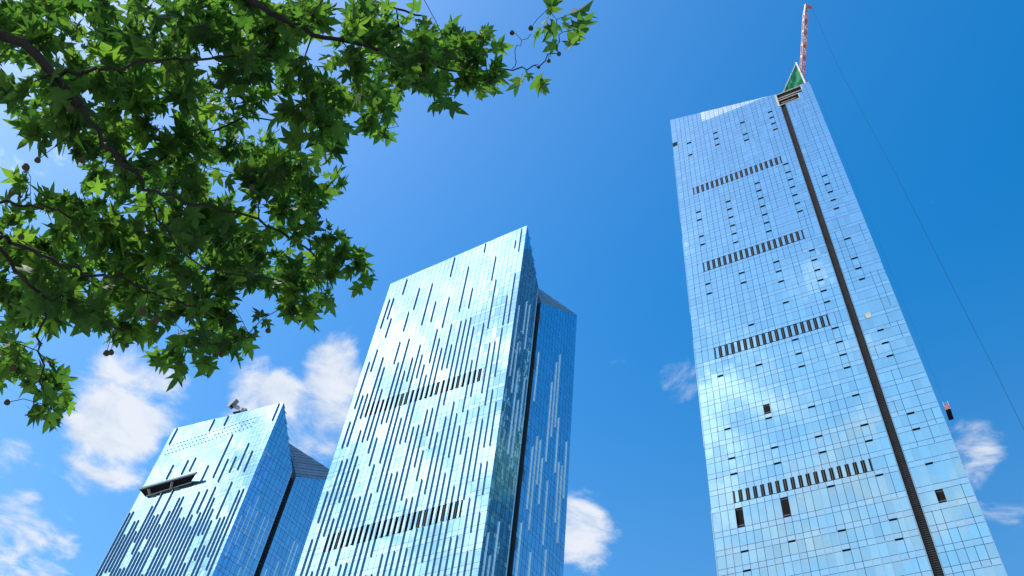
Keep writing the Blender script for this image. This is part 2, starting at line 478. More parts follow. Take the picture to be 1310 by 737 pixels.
def louver_row(face, ks, off, pitch, z0, z1, parent, w=.40):
    """a refuge floor: dark slots centred on the mullions with a pale bar, glass between"""
    for n, k in enumerate(ks):
        s = off + pitch * k
        lo, hi = (0, w) if n == 0 else ((-w, 0) if n == len(ks) - 1 else (-w, w))
        mb = MB()
        mb.quadbox(face.at(s + lo, z0 + .05, -.085), face.d * (hi - lo), UPV * (z1 - z0 - .1), face.n * .05)
        lv = mb.build('louver', M_DARK, parent)
        b = MB()
        b.quadbox(face.at(s - .09 if lo < 0 else s + .05, z0 + .06, -.034), face.d * .12, UPV * (z1 - z0 - .12), face.n * .03)
        b.build('bar', M_BAR, lv)
        if n < len(ks) - 1:
            r = (s + w - GAP, s + pitch - w + GAP, z0, z1, z1, 'vision')
            pane_object(face, r, M_GLASS, parent)

def crown_tower(name, label, D, azB, azG1, azG2, Fpix, ztA, ztB, G1pix, G2pix, Tpix, width, F0, pitch, azL=46., azR=51.):
    """one of the two towers with a folded crown: front A-B, side B-G | groove | G-F, back F-H-A"""
    B = hdir(azB) * D
    A = B - DF * width
    def on(P, d, az):
        hh = hdir(az); s = -(P[0] * hh[1] - P[1] * hh[0]) / (d[0] * hh[1] - d[1] * hh[0]); return P + d * s
    dl, dr = adir(azL), adir(azR)
    G1 = on(B, dl, azG1); G2 = on(B, dl, azG2)
    rF = ray(*Fpix); azF = math.degrees(math.atan2(rF[0], rF[1]))
    Fp = on(G2, dr, azF)
    H = Fp - DF * (width * .96)
    fFront, fL, fR = Face(A, B), Face(B, G1), Face(G2, Fp)
    fBack, fLeft = Face(Fp, H), Face(H, A)
    zA, zB = ztA, ztB
    zG1 = fL.sz(*G1pix)[1]; zG2 = fR.sz(*G2pix)[1]; zF = fR.sz(*Fpix)[1]
    rT = ray(*Tpix); inw = -fR.n
    Tp = on(G2 + inw * 7.0, np.array([inw[0], inw[1], 0]) * .3 + fR.d * -.95, math.degrees(math.atan2(rT[0], rT[1])))
    zT = EYE + rT[2] / math.hypot(rT[0], rT[1]) * math.hypot(Tp[0], Tp[1])
    zH = min(zA, zF) - 6
    root = empty(name, (float(A[0] + B[0]) / 2, float(A[1] + B[1]) / 2, 0), label, 'tower')
    # core: what is behind the glass
    gin1 = G1 - fL.n * 1.6; gin2 = G2 - fR.n * 1.6
    plan = [A, B, G1, gin1, gin2, G2, Fp, H]
    tops = [zA, zB, zG1, zG1 - .3, zG2 - .3, zG2, zF, zH]
    ins = inset(plan, .10)
    mb = MB()
    n = len(plan)
    for p, z in zip(ins, tops): mb.v.append((p[0], p[1], 0)); mb.v.append((p[0], p[1], z - .07))
    for i in range(n):
        j = (i + 1) % n; mb.f.append([2 * i, 2 * j, 2 * j + 1, 2 * i + 1])
    mb.build('core_wall', M_MULL, root)
    # crown: folded metal roof
    T = np.array([Tp[0], Tp[1], zT])
    P3 = [np.array([p[0], p[1], z]) for p, z in zip(ins, tops)]
    rf = MB()
    for i, j in ((0, 1), (1, 2), (2, 3), (3, 4), (4, 5), (6, 7), (7, 0)): rf.poly([P3[i], P3[j], T])
    roof = rf.build('roof', M_ROOF, root)
    # the visible sloping facet, laid in metal sheets parallel to the eave
    g2, f3 = np.array([G2[0], G2[1], zG2]), np.array([Fp[0], Fp[1], zF])
    N = 12
    nrm = np.cross(f3 - g2, T - g2); nrm /= np.linalg.norm(nrm)
    if nrm @ (np.array([0, 0, EYE]) - g2) < 0: nrm = -nrm
    for k in range(N):
        a0, a1 = k / N, (k + 1) / N - .012
        q = [g2 + (T - g2) * a0, f3 + (T - f3) * a0, f3 + (T - f3) * a1, g2 + (T - g2) * a1]
        off = nrm * (.05 + .03 * (k % 2))
        b = MB(); base = [x - nrm * .1 for x in q]; top = [x + off for x in q]
        b.v = base + top
        b.f = [[0, 1, 2, 3][::-1], [4, 5, 6, 7], [0, 1, 5, 4], [1, 2, 6, 5], [2, 3, 7, 6], [3, 0, 4, 7]]
        b.build('roof_sheet', M_ROOF, roof)
    und = MB().poly([g2, f3, T]); und.build('roof_deck', M_MULL, roof)
    # groove lining
    gb = MB(); gd = (gin2 - gin1); gd = gd / np.linalg.norm(gd)
    zt = min(zG1, zG2)
    z = 4.0
    while z < zt - .5:
        gb.quadbox(gin1 + np.array([0, 0, z]) + fL.n * .12, gin2 - gin1, fL.n * .12, UPV * .28); z += 1.1
    o = gb.build('groove_slats', M_DARK, root); o['kind'] = 'stuff'
    lip = MB()
    lip.quadbox(np.array([G1[0], G1[1], 0]) - fL.d * .16, fL.d * .16, fL.n * .10, UPV * (zG1 - .4))
    lip.build('groove_trim', M_CAP, root)
    floors = floors_range(F0, pitch, 4, max(zA, zB) + 8)
    zt_front = lambda s: zA + (zB - zA) * s / width
    zt_L = lambda s: zB + (zG1 - zB) * s / fL.W
    zt_R = lambda s: zG2 + (zF - zG2) * s / fR.W
    return dict(root=root, front=fFront, L=fL, R=fR, back=fBack, left=fLeft, floors=floors, ztf=zt_front, ztl=zt_L, ztr=zt_R,
                ztb=lambda s: zF + (zH - zF) * s / fBack.W, ztleft=lambda s: zH + (zA - zH) * s / fLeft.W)

def even_cols(W, pitch, off=0.0):
    c = [0.0]; x = off if off > .3 else off + pitch
    while x < W - .35: c.append(x); x += pitch
    c.append(W); return c

E_ = EYE
# --- the middle tower
T2 = crown_tower('glass_tower', 'glass tower with two dark louver rows, staggered fins and pointed sloping crown', 147, .65, 2.75, 3.15, (738.3, 403.6),
                 214.5 + E_, 218.9 + E_, (690.7, 371), (693.2, 388.3), (683, 364.5), 47.0, 100.8 + E_, 4.535)
f2 = T2['front']
P2 = 1.5; OFF2 = 47.0 - 40.7 - 1.5 * 4       # mullion phase: louver row starts 40.7 m left of the corner
OFF2 = (47.0 - 40.7) % 1.5
cols2 = even_cols(47.0, P2, OFF2)
rowsz2 = [(155.2 + E_, 159.75 + E_), (114.4 + E_, 118.95 + E_)]
k0 = round((47.0 - 40.7 - OFF2) / P2); ks2 = list(range(k0, k0 + 24))
def skip2(a, b, z0, z1, kind):
    m_ = (a + b) / 2; zm = (z0 + z1) / 2
    return any(lo < zm < hi for lo, hi in rowsz2) and OFF2 + P2 * ks2[0] < m_ < OFF2 + P2 * ks2[-1]
fr2 = [(f2, pane_rects(f2, cols2, T2['floors'], T2['ztf'], skip2, 1.4)),
       (T2['L'], pane_rects(T2['L'], even_cols(T2['L'].W, 1.37), T2['floors'], T2['ztl'], spandrel=1.4)),
       (T2['R'], pane_rects(T2['R'], even_cols(T2['R'].W, 1.45), T2['floors'], T2['ztr'], spandrel=1.4))]
bk2 = [(T2['back'], pane_rects(T2['back'], even_cols(T2['back'].W, 1.5), T2['floors'], T2['ztb'], spandrel=1.4)),
       (T2['left'], pane_rects(T2['left'], even_cols(T2['left'].W, 1.5), T2['floors'], T2['ztleft'], spandrel=1.4))]
def panes_all(T, vis, back, side=(), jit=.0035):
    near, rest = split_panes(vis, 299)
    root = T['root']
    for face, r in near: pane_object(face, r, M_GLASS, root, jit)
    allf = rest + back
    panes_mesh('curtain_wall', [(f, [r for r in rs if r[5] == 'vision']) for f, rs in allf], M_GLASS, root, jit)
    panes_mesh('spandrel_panels', [(f, [r for r in rs if r[5] == 'spandrel']) for f, rs in allf], M_SPAN, root, jit)
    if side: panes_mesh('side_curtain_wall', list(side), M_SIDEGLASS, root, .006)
panes_all(T2, fr2, bk2)
for z0, z1 in rowsz2: louver_row(f2, ks2, OFF2, P2, z0, z1, T2['root'], .50)
meas2 = [(-44.94, 192.2, 205.8), (-43.35, 195.7, 205.8), (-41.85, 186.8, 195.6), (-40.03, 205.9, 213.6), (-35.61, 186.9, 195.5), (-34.0, 195.8, 206.1),
         (-30.94, 186.8, 206.1), (-27.94, 186.9, 195.9), (-24.67, 206.2, 216.0), (-23.2, 182.3, 195.8), (-18.69, 187.2, 208.0), (-15.41, 187.1, 196.1),
         (-13.61, 212.6, 217.3), (-9.2, 196.5, 208.2), (-7.58, 175.2, 196.2), (-2.91, 174.5, 187.0), (-2.84, 208.9, 212.8), (-1.33, 206.5, 218.0), (-1.22, 174.5, 196.1)]
def snap(s, off, p): return off + p * round((s - off) / p)
tk2 = []
for s, a, b in meas2:
    ss = snap(47.0 + s, OFF2, P2); tk2.append((ss, a + E_, b + E_)); add_fin(f2, ss, a + E_, b + E_, T2['root'])
random_fins(f2, cols2[1:-1], T2['floors'], 78, 190, T2['root'], lambda t: [1, 1, 2, 2, 3] if t < .45 else [0, 1, 1, 2], [2, 3, 4, 4, 5, 6, 7], tk2)
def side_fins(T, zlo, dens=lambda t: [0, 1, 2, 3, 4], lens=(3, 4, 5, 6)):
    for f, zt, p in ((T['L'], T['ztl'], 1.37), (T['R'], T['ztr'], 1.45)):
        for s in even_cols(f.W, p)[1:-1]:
            random_fins(f, [s], T['floors'], zlo, zt(s) - 3, T['root'], dens, lens, mesh=FIN_LIT)
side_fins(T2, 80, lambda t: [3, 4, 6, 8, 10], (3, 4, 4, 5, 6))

# --- the far left tower
T1 = crown_tower('glass_tower', 'smaller glass tower with dark hinged facade hatch and a roof maintenance crane', 212.4, -17.45, -14.85, -14.45, (447, 617),
                 192.0 + E_, 186.6 + E_, (373.5, 601), (377.7, 608.3), (368, 566), 47.0, 162.0 + E_, 4.3, 46., 51.)
f1 = T1['front']; OFF1 = .35; P1 = 1.5
cols1 = even_cols(47.0, P1, OFF1)
fr1 = [(f1, pane_rects(f1, cols1, T1['floors'], T1['ztf'], spandrel=1.35)),
       (T1['L'], pane_rects(T1['L'], even_cols(T1['L'].W, 1.4), T1['floors'], T1['ztl'], spandrel=1.35)),
       (T1['R'], pane_rects(T1['R'], even_cols(T1['R'].W, 1.45), T1['floors'], T1['ztr'], spandrel=1.35))]
bk1 = [(T1['back'], pane_rects(T1['back'], even_cols(T1['back'].W, 1.5), T1['floors'], T1['ztb'], spandrel=1.35)),
       (T1['left'], pane_rects(T1['left'], even_cols(T1['left'].W, 1.5), T1['floors'], T1['ztleft'], spandrel=1.35))]
panes_all(T1, fr1, bk1)
meas1 = [(-45.11, 184.3, 191.5), (-37.86, 167.7, 173.5), (-31.5, 167.7, 173.5), (-29.31, 184.4, 189.6), (-28.31, 168.0, 173.5), (-22.95, 184.6, 188.9),
         (-21.8, 161.8, 168.1), (-16.98, 161.9, 179.0), (-13.78, 159.4, 168.2), (-10.66, 162.0, 168.2), (-7.51, 162.0, 172.4), (-4.4, 160.4, 168.4), (-2.31, 179.3, 186.6)]
tk1 = []
for s, a, b in meas1:
    ss = snap(47.0 + s, OFF1, P1); tk1.append((ss, a + E_, b + E_)); add_fin(f1, ss, a + E_, b + E_, T1['root'])
hz = 163.2 + E_
random_fins(f1, cols1[1:-1], T1['floors'], 98, 162.6 + E_, T1['root'], lambda t: [0, 0, 1, 1, 2], [2, 3, 3, 4, 5, 6], tk1)
side_fins(T1, 100, lambda t: [3, 4, 5, 7], (3, 4, 5, 6))
# hinged hatch: a long leaf standing out from the facade on two struts
sA, sB = 47 - 43.9, 47 - 25.6
HO = 2.1
oA = f1.sz(178.0, 626.0, HO); oB = f1.sz(251.5, 605.0, HO)
hatch = MB(); d_, n_ = f1.d, f1.n
w0, w1 = f1.at(sA, hz, .05), f1.at(sB, hz, .05)
e0, e1 = f1.at(oA[0], oA[1], HO), f1.at(oB[0], oB[1], HO)
lt = np.cross(e1 - e0, w0 - e0); lt /= np.linalg.norm(lt)
if lt[2] < 0: lt = -lt
hatch.v = [w0, w1, e1, e0, w0 + lt * .2, w1 + lt * .2, e1 + lt * .2, e0 + lt * .2]
hatch.f = [[0, 1, 2, 3][::-1], [4, 5, 6, 7], [0, 1, 5, 4], [1, 2, 6, 5], [2, 3, 7, 6], [3, 0, 4, 7]]
hp_o = hatch.build('facade_hatch', M_DARK, T1['root'])
MB().bar(e0 + lt * .1, e1 + lt * .1, .45, .55).build('edge_rail', M_GREY, hp_o)
MB().quadbox(f1.at(sA + .5, hz - .55, .012), d_ * (sB - sA), n_ * .05, UPV * .45).build('sill_panel', M_CONC, hp_o)
for u in (.16, .60):
    MB().bar(w0 + (w1 - w0) * u - UPV * .9 + n_ * .1, (w0 + (w1 - w0) * u) * .25 + (e0 + (e1 - e0) * u) * .75 - lt * .25, .9, .22, d_).build('strut', M_CONC, hp_o)
# pin-hole vents in the upper facade
vd = MB()
for r_, zz in enumerate((183.2 + E_, 181.4 + E_, 179.6 + E_)):
    for k in range(24):
        s = OFF1 + 1.5 * (k + 1) + .75
        vd.quadbox(f1.at(s - .22, zz, .003), d_ * .44, UPV * .44, n_ * .05)
o = vd.build('pinhole_vents', M_DARK, T1['root']); o['kind'] = 'stuff'
# roof maintenance crane on the far left tower
def on_f1(px, py, out): return f1.hit(px, py, out)
mu = empty('roof_maintenance_crane', tuple(float(x) for x in on_f1(312, 527, -3)), 'small grey maintenance crane perched on the roof edge of the smaller tower', 'crane')
a_ = on_f1(298.5, 519, -2.0); b_ = on_f1(312, 525, -3.0); c_ = on_f1(316, 530, -3.0)
MB().bar(a_, b_, .75, 1.1).build('arm', M_GREY, mu)
MB().bar(b_ + (b_ - a_) * .12, b_ - (b_ - a_) * .35, 1.1, 1.6).build('sleeve', M_GREY, mu)
e1 = on_f1(303, 511.5, -1.6); e2 = on_f1(293.2, 521.5, -1.6)
MB().bar(e1, e2, 1.5, 1.5).build('head', M_GREY, mu)
MB().bar(e2 + (e1 - e2) * .1, e2 + (e1 - e2) * .55 + np.array([0, 0, -.9]), 1.0, 1.2).build('cradle', M_DARK, mu)
MB().bar(b_ + np.array([0, 0, -6.0]), b_ + np.array([0, 0, .3]), 1.3).build('mast', M_GREY, mu)
q1 = on_f1(299, 528.6, -1); q2 = on_f1(307, 527.4, -1)
MB().bar(q1, q2, .8, .5).build('counterweight', M_DARK, mu)

# --- the tall tower under construction
A3 = hdir(18.2) * 147; W3 = 46.6
B3 = A3 + DF * W3
DS = np.array([-DF[1], DF[0], 0])
C3 = B3 + DS * 36; D3 = A3 + DS * 36
f3, f3r, f3b, f3l = Face(A3, B3), Face(B3, C3), Face(C3, D3), Face(D3, A3)
root3 = empty('glass_tower', (float(A3[0] + B3[0]) / 2, float(A3[1] + B3[1]) / 2, 0), 'tallest glass tower with full-height dark groove and unfinished top under green netting', 'tower')
GS0, GS1 = 36.1, 37.75
zt3 = lambda s: (286.2 - (286.2 - 275.5) * s / 35.3 if s < 35.4 else 275.3) + E_
fl = [101.5 - 4.19 * k for k in range(22, 0, -1)]
fl += [101.5, 105.7, 109.9, 115.9, 120.2, 124.5, 128.7, 132.9, 137.05, 141.2, 145.4, 149.5, 153.7, 158.45, 163.75, 167.9, 172.1, 176.3, 180.4, 184.6, 188.7, 193.0,
       198.4, 202.6, 206.75, 210.8, 215.0, 219.2, 223.3, 227.4, 232.0, 237.3, 241.35, 245.4, 249.4, 253.4, 257.3, 261.3, 265.2, 269.2, 272.6, 276.0, 279.6, 283.4, 287.4]
fl3 = [z + E_ for z in fl]
OFF3 = .28; P3_ = 1.5
cols3a = [0, OFF3 + P3_] + [OFF3 + P3_ * k for k in range(2, 23)] + [33.28 + 1.1, GS0 - .08]
cols3b = [GS1 + .08, 39.1, 40.6, 42.1, 43.6, 45.1, W3]
rows3 = [232.0, 193.0, 158.45, 115.9]
row3z = [(233.4 + E_, 237.2 + E_), (194.5 + E_, 198.3 + E_), (159.9 + E_, 163.6 + E_), (117.3 + E_, 120.3 + E_)]
ks3 = list(range(3, 22))
# missing panes: (s, z0, z1)
HOLES = [(14.4, 138.4, 141.2), (5.6, 111.3, 115.9), (14.4, 111.3, 115.9), (41.4, 107.0, 109.9), (.8, 266.5, 269.2)]
HOLES = [(s, a + E_, b + E_) for s, a, b in HOLES]
def skip3(a, b, z0, z1, kind):
    m_ = (a + b) / 2; zm = (z0 + z1) / 2
    for lo, hi in row3z:
        if kind == 'vision' and lo - .5 < zm < hi + .5 and OFF3 + 1.5 * 3 < m_ < OFF3 + 1.5 * 21: return True
    for s, lo, hi in HOLES:
        if kind == 'vision' and a - .01 < s < b + .01 and lo - .3 < zm < hi + .3: return True
    if 37.0 < m_ < 42.3 and 267.0 + E_ < zm < 276 + E_: return True        # unglazed top storeys
    if 37.0 < m_ < 43.7 and 270.8 + E_ < zm < 276 + E_: return True
    return False
ra = pane_rects(f3, cols3a, fl3, zt3, skip3)
rb = pane_rects(f3, cols3b, fl3, zt3, skip3)
crown = [r for r in ra if r[0] > 9.5 and r[2] > 275.5 + E_]
ra = [r for r in ra if not (r[0] > 9.5 and r[2] > 275.5 + E_)]
ztb3 = lambda s: 270 + E_
bk3 = [(f, pane_rects(f, even_cols(f.W, 1.5), fl3, ztb3)) for f in (f3r, f3b)]
bk3.append((f3l, pane_rects(f3l, even_cols(f3l.W, 1.5), fl3, lambda s: 270 + 16 * s / 36 + E_)))
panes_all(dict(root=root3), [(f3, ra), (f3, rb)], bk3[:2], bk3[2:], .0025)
for s in even_cols(f3l.W, 1.5)[1:-1]:
    random_fins(f3l, [s], fl3, 90, 262, root3, lambda t: [4, 6, 9, 12], (3, 4, 5, 6), mesh=FIN_LIT)
pm = panes_mesh('crown_glazing', [(f3, crown)], M_CROWN, root3, .01)
# core
plan = [A3, f3.at(GS0, 0), f3.at(GS0, 0, -.8), f3.at(GS1, 0, -.8), f3.at(GS1, 0), B3, C3, D3]
tops = [zt3(0) - .1, 275.3 + E_, 275.0 + E_, 275.0 + E_, 266.6 + E_, 266.6 + E_, 268 + E_, 270 + E_]
ins = inset(plan, .10)
mb = MB(); n = len(plan)
for p, z in zip(ins, tops): mb.v.append((p[0], p[1], 0)); mb.v.append((p[0], p[1], z))
for i in range(n):
    j = (i + 1) % n; mb.f.append([2 * i, 2 * j, 2 * j + 1, 2 * i + 1])
mb.build('core_wall', M_MULL, root3)
mb = MB(); ctr = np.mean([np.array([p[0], p[1], 266 + E_]) for p in ins], axis=0)
P3v = [np.array([p[0], p[1], z]) for p, z in zip(ins, tops)]
for i in range(n): mb.poly([P3v[i], P3v[(i + 1) % n], ctr])
mb.build('roof', M_CONC, root3)
# groove slats
gb = MB(); z = 40.0
while z < 266:
    gb.quadbox(f3.at(GS0 + .12, z + E_, -.66), f3.d * (GS1 - GS0 - .24), f3.n * .3 + UPV * .16, UPV * .06); z += .44
o = gb.build('groove_slats', M_SLOT, root3); o['kind'] = 'stuff'
MB().quadbox(f3.at(GS0 + .1, 20, -.76), f3.d * (GS1 - GS0 - .2), f3.n * .05, UPV * 247).build('groove_back', M_SLOT, root3)
for s in (GS0 - .07, GS1 - .03):
    MB().quadbox(f3.at(s, 20, -.02), f3.d * .10, f3.n * .07, UPV * (267 + E_ - 20)).build('groove_trim', M_CAP, root3)
for z0, z1 in row3z: louver_row(f3, ks3, OFF3, P3_, z0, z1, root3)
# open vents below the spandrels: dark blocks stand in for their shade
VENT_COLS = {5.53: [265.2, 257.3, 223.3, 219.2, 210.8, 206.75, 188.7, 184.6, 153.7, 137.05, 128.7, 124.5, 105.7, 101.5],
             14.53: [265.2, 261.3, 257.3, 223.3, 219.2, 215.0, 210.8, 206.75, 202.6, 188.7, 184.6, 167.9, 153.7, 137.05, 128.7, 124.5, 105.7],
             23.53: [265.2, 257.3, 253.4, 227.4, 223.3, 219.2, 215.0, 210.8, 206.75, 202.6, 188.7, 184.6, 180.4, 172.1, 158.45, 153.7, 149.5, 137.05, 128.7, 124.5, 115.9, 105.7, 101.5],
             32.53: [265.2, 261.3, 257.3, 253.4, 232.0, 227.4, 223.3, 219.2, 215.0, 210.8, 206.75, 188.7, 184.6, 180.4, 176.3, 172.1, 167.9, 158.45, 153.7, 149.5, 145.4, 137.05, 128.7, 124.5, 115.9, 105.7, 101.5],
             41.35: [219.2, 215.0, 210.8, 206.75, 202.6, 188.7, 180.4, 176.3, 172.1, 153.7, 149.5, 145.4, 128.7, 124.5, 115.9]}
ventM = MB().quadbox((-.68, -.0, -.28), (1.36, 0, 0), (0, .05, 0), (0, 0, .28))
vm_ = bpy.data.meshes.new('vent_shade'); vm_.from_pydata([tuple(v) for v in ventM.v], [], ventM.f); vm_.materials.append(M_DARK)
ventF = MB().quadbox((-.70, 0, 0), (1.40, 0, 0), (0, .30, -.12), (0, .02, .05))
vf_ = bpy.data.meshes.new('flap'); vf_.from_pydata([tuple(v) for v in ventF.v], [], ventF.f); vf_.materials.append(M_GLASS)
for s, zs in VENT_COLS.items():
    for z in zs:
        z += E_
        M3 = Matrix(((f3.d[0], f3.n[0], 0), (f3.d[1], f3.n[1], 0), (0, 0, 1))).to_4x4()
        o = bpy.data.objects.new('vent_shade', vm_); link(o, root3)
        o.matrix_basis = Matrix.Translation(Vector(f3.at(s, z + .12, .006))) @ M3
        q = bpy.data.objects.new('flap', vf_); COL.objects.link(q); q.parent = o
# missing panes: a dark panel stands in for the shade inside
for s, z0, z1 in HOLES:
    k = min(range(len(cols3a + cols3b) - 1), key=lambda i: abs((cols3a + cols3b)[i] + (cols3a + cols3b)[i + 1] - 2 * s) if (cols3a + cols3b)[i + 1] - (cols3a + cols3b)[i] < 1.9 else 99)
    a, b = (cols3a + cols3b)[k], (cols3a + cols3b)[k + 1]
    op = MB().quadbox(f3.at(a + .06, z0 + .05, -.095), f3.d * (b - a - .12), f3.n * .03, UPV * (z1 - z0 - .1)).build('opening_shade', M_DARK, root3)
    MB().quadbox(f3.at(a + .08, z0 + .30, -.06), f3.d * (b - a - .16), f3.n * .04, UPV * .22).build('guard_rail', M_BAR, op)
    MB().quadbox(f3.at(a + .08, z1 - .5, -.06), f3.d * (b - a - .16), f3.n * .03, UPV * .12).build('blind_rail', M_BAR, op)
MB().quadbox(f3.at(39.2, 158.6 + E_, .012), f3.d * 1.3, f3.n * .03, UPV * 1.6).build('cover_board', M_STEEL, root3)
# fins of the tall tower
meas3 = [(1.19, 254.5, 274.7), (2.85, 275.2, 284.6), (5.8, 251.1, 262.8), (8.78, 250.9, 274.4), (13.07, 238.9, 249.7), (14.62, 262.9, 274.9), (16.02, 250.9, 262.7),
         (17.43, 238.9, 250.9), (18.87, 275.4, 280.0), (21.89, 251.0, 262.5), (23.28, 238.7, 250.9), (26.16, 263.1, 275.2), (26.3, 239.4, 251.1), (29.15, 237.7, 262.9),
         (32.08, 251.6, 271.2), (39.55, 238.9, 255.6), (41.18, 225.4, 238.9), (42.38, 259.7, 266.8), (44.06, 251.8, 263.4),
         (25.23, 173.8, 188.5), (31.12, 186.5, 193.0), (32.77, 163.9, 186.2), (34.16, 173.9, 194.8), (43.19, 173.9, 189.6), (45.16, 155.2, 160.2), (45.25, 173.8, 184.6), (43.4, 189.6, 210.0)]
def snap3(s): return min(cols3a[1:-1] + cols3b[1:-1], key=lambda c: abs(c - s))
tk3 = []
for s, a, b in meas3:
    ss = snap3(s); tk3.append((ss, a + E_, b + E_)); add_fin(f3, ss, a + E_, b + E_, root3, FIN_SLIM if ss < 19 else FIN_SLIM_LIT)
inrow = lambda s, z0, z1: any(z0 < hi and z1 > lo for lo, hi in row3z) and 4 < s < 32.5
for cs, fm in (([c for c in cols3a[1:-1] if c < 19], FIN_SLIM), ([c for c in cols3a[1:-1] + cols3b[1:-1] if c >= 19], FIN_SLIM_LIT)):
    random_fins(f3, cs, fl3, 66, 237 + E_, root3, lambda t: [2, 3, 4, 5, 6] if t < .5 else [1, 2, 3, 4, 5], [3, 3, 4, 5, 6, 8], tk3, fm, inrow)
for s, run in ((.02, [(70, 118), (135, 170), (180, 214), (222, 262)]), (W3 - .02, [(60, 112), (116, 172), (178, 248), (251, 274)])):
    for z0, z1 in run: add_fin(f3, s, z0, z1, root3, FIN_SLIM_LIT)
# unglazed top storeys: slabs, posts and dark panels standing in for the shade of rooms
tp = MB()
for s0, s1, z in ((35.6, 43.0, 266.9), (35.6, 42.4, 270.2), (35.9, 44.2, 271.6), (36.0, 44.4, 274.5)):
    tp.quadbox(f3.at(s0, z + E_, -.25), f3.d * (s1 - s0), f3.n * .27, UPV * .26)
tp.build('edge_beam', M_STEEL, root3)
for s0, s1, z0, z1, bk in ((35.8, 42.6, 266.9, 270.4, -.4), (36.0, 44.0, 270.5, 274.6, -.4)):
    MB().quadbox(f3.at(s0, z0 + E_, bk), f3.d * (s1 - s0), f3.n * .1, UPV * (z1 - z0)).build('room_shade_panel', M_DARK, root3)
for s, z0, z1, w in ((35.35, 266.6, 274.6, .6), (42.3, 267.3, 270.2, .25), (43.8, 272.0, 274.5, .3)):
    MB().quadbox(f3.at(s, z0 + E_, -.25), f3.d * w, f3.n * .35, UPV * (z1 - z0)).build('steel_post', M_STEEL, root3)
MB().quadbox(f3.at(36.6, 268.6 + E_, -.4), f3.d * 4.6, f3.n * .12, UPV * .18).build('handrail', M_STEEL, root3)

# green debris netting on a scaffold, standing on the top slab
nt = empty('scaffold_netting', tuple(float(x) for x in f3.at(41, 275 + E_, -1)), 'green debris netting stretched over a triangular scaffold on the tallest tower', 'netting')
tipS, tipZ = f3.sz(1018.5, 82, -1.0); botR = f3.sz(1030, 107.5, -1.0); botL = f3.sz(1001, 121, -1.0)
netV = []; netF = []; NS, NZ = 16, 12
for i in range(NS + 1):
    for j in range(NZ + 1):
        u = i / NS; v = j / NZ
        s0 = botL[0] + (botR[0] - botL[0]) * u; z0 = botL[1] + (botR[1] - botL[1]) * u - .2
        s1 = botL[0] + (tipS - botL[0]) * u; z1 = botL[1] + (tipZ - botL[1]) * u
        s_ = s0 + (s1 - s0) * v; z_ = z0 + (z1 - z0) * v
        bil = -1.0 + .45 * math.sin(u * 11) * math.sin(v * 7 + 1) * min(1, 4 * v) + random.uniform(-.12, .12)
        netV.append(f3.at(s_, z_, bil))
for i in range(NS):
    for j in range(NZ):
        k = i * (NZ + 1) + j; netF.append((k, k + NZ + 1, k + NZ + 2, k + 1))
mesh_obj('net', netV, netF, M_NET, nt, True)
# the net's return on the left hangs a little ragged behind the slanting pole
netV = []; netF = []
for i in range(9):
    u = i / 8
    s_ = botL[0] + (tipS - botL[0]) * u; z_ = botL[1] + (tipZ - botL[1]) * u
    w = (.5 + 2.0 * math.sin(math.pi * min(1, u * 1.05)) + random.uniform(-.3, .4)) * (1 - .4 * u)
    netV.append(f3.at(s_, z_, -1.2)); netV.append(f3.at(s_ - w, z_ + w * .25, -3.5))
for i in range(8): netF.append((2 * i, 2 * i + 2, 2 * i + 3, 2 * i + 1))
mesh_obj('net', netV, netF, M_NET, nt, True)
MB().bar(f3.at(botR[0] + .1, botR[1] - .8, -.8), f3.at(tipS + .1, tipZ + .5, -.8), .5).build('white_post', M_WHITE, nt)
MB().bar(f3.at(botL[0], botL[1] - .3, -.75), f3.at(tipS - .1, tipZ - .4, -.75), .26).build('slanting_pole', M_STEEL, nt)
MB().bar(f3.at(botL[0], botL[1] - .5, -.75), f3.at(botR[0], botR[1] - .5, -.75), .5, .35).build('bottom_beam', M_STEEL, nt)
for k in range(6):
    u = (k + .6) / 6
    s_ = botL[0] + (tipS - botL[0]) * u; z_ = botL[1] + (tipZ - botL[1]) * u
    MB().bar(f3.at(s_ - .6, z_ - 2, -2.6), f3.at(s_ - 1.3 - random.random(), z_ + 1.6 + random.random(), -3.2), .12).build('scaffold_pole', M_ROPE, nt)

# luffing tower crane behind the netting
base = f3.hit(1026.0, 104, -5.0); rt = ray(1031.0, 9.0)
best = None
for t in np.arange(200, 420, .5):
    tip = np.array([0, 0, EYE]) + rt * t; v = tip - base
    el = math.degrees(math.asin(v[2] / np.linalg.norm(v))); e = abs(el - 66) + (0 if np.linalg.norm(v) < 75 else 50)
    if best is None or e < best[0]: best = (e, tip, np.linalg.norm(v), el)
tip = best[1]
cr = empty('tower_crane', tuple(float(x) for x in (base[0], base[1], 268)), 'red and white lattice boom crane rising above the tallest tower', 'crane')
bd = (tip - base); BL = np.linalg.norm(bd); bd /= BL
bx_ = np.cross(bd, UPV); bx_ /= np.linalg.norm(bx_); by_ = np.cross(bx_, bd)
def chord(t, i, j):
    w = 1.0 if t > .08 else .4 + t * 7.5
    if t > .9: w = 1.0 - (t - .9) * 6
    return base + bd * (BL * t) + bx_ * i * w * .62 + by_ * j * w * .62
NB = 14
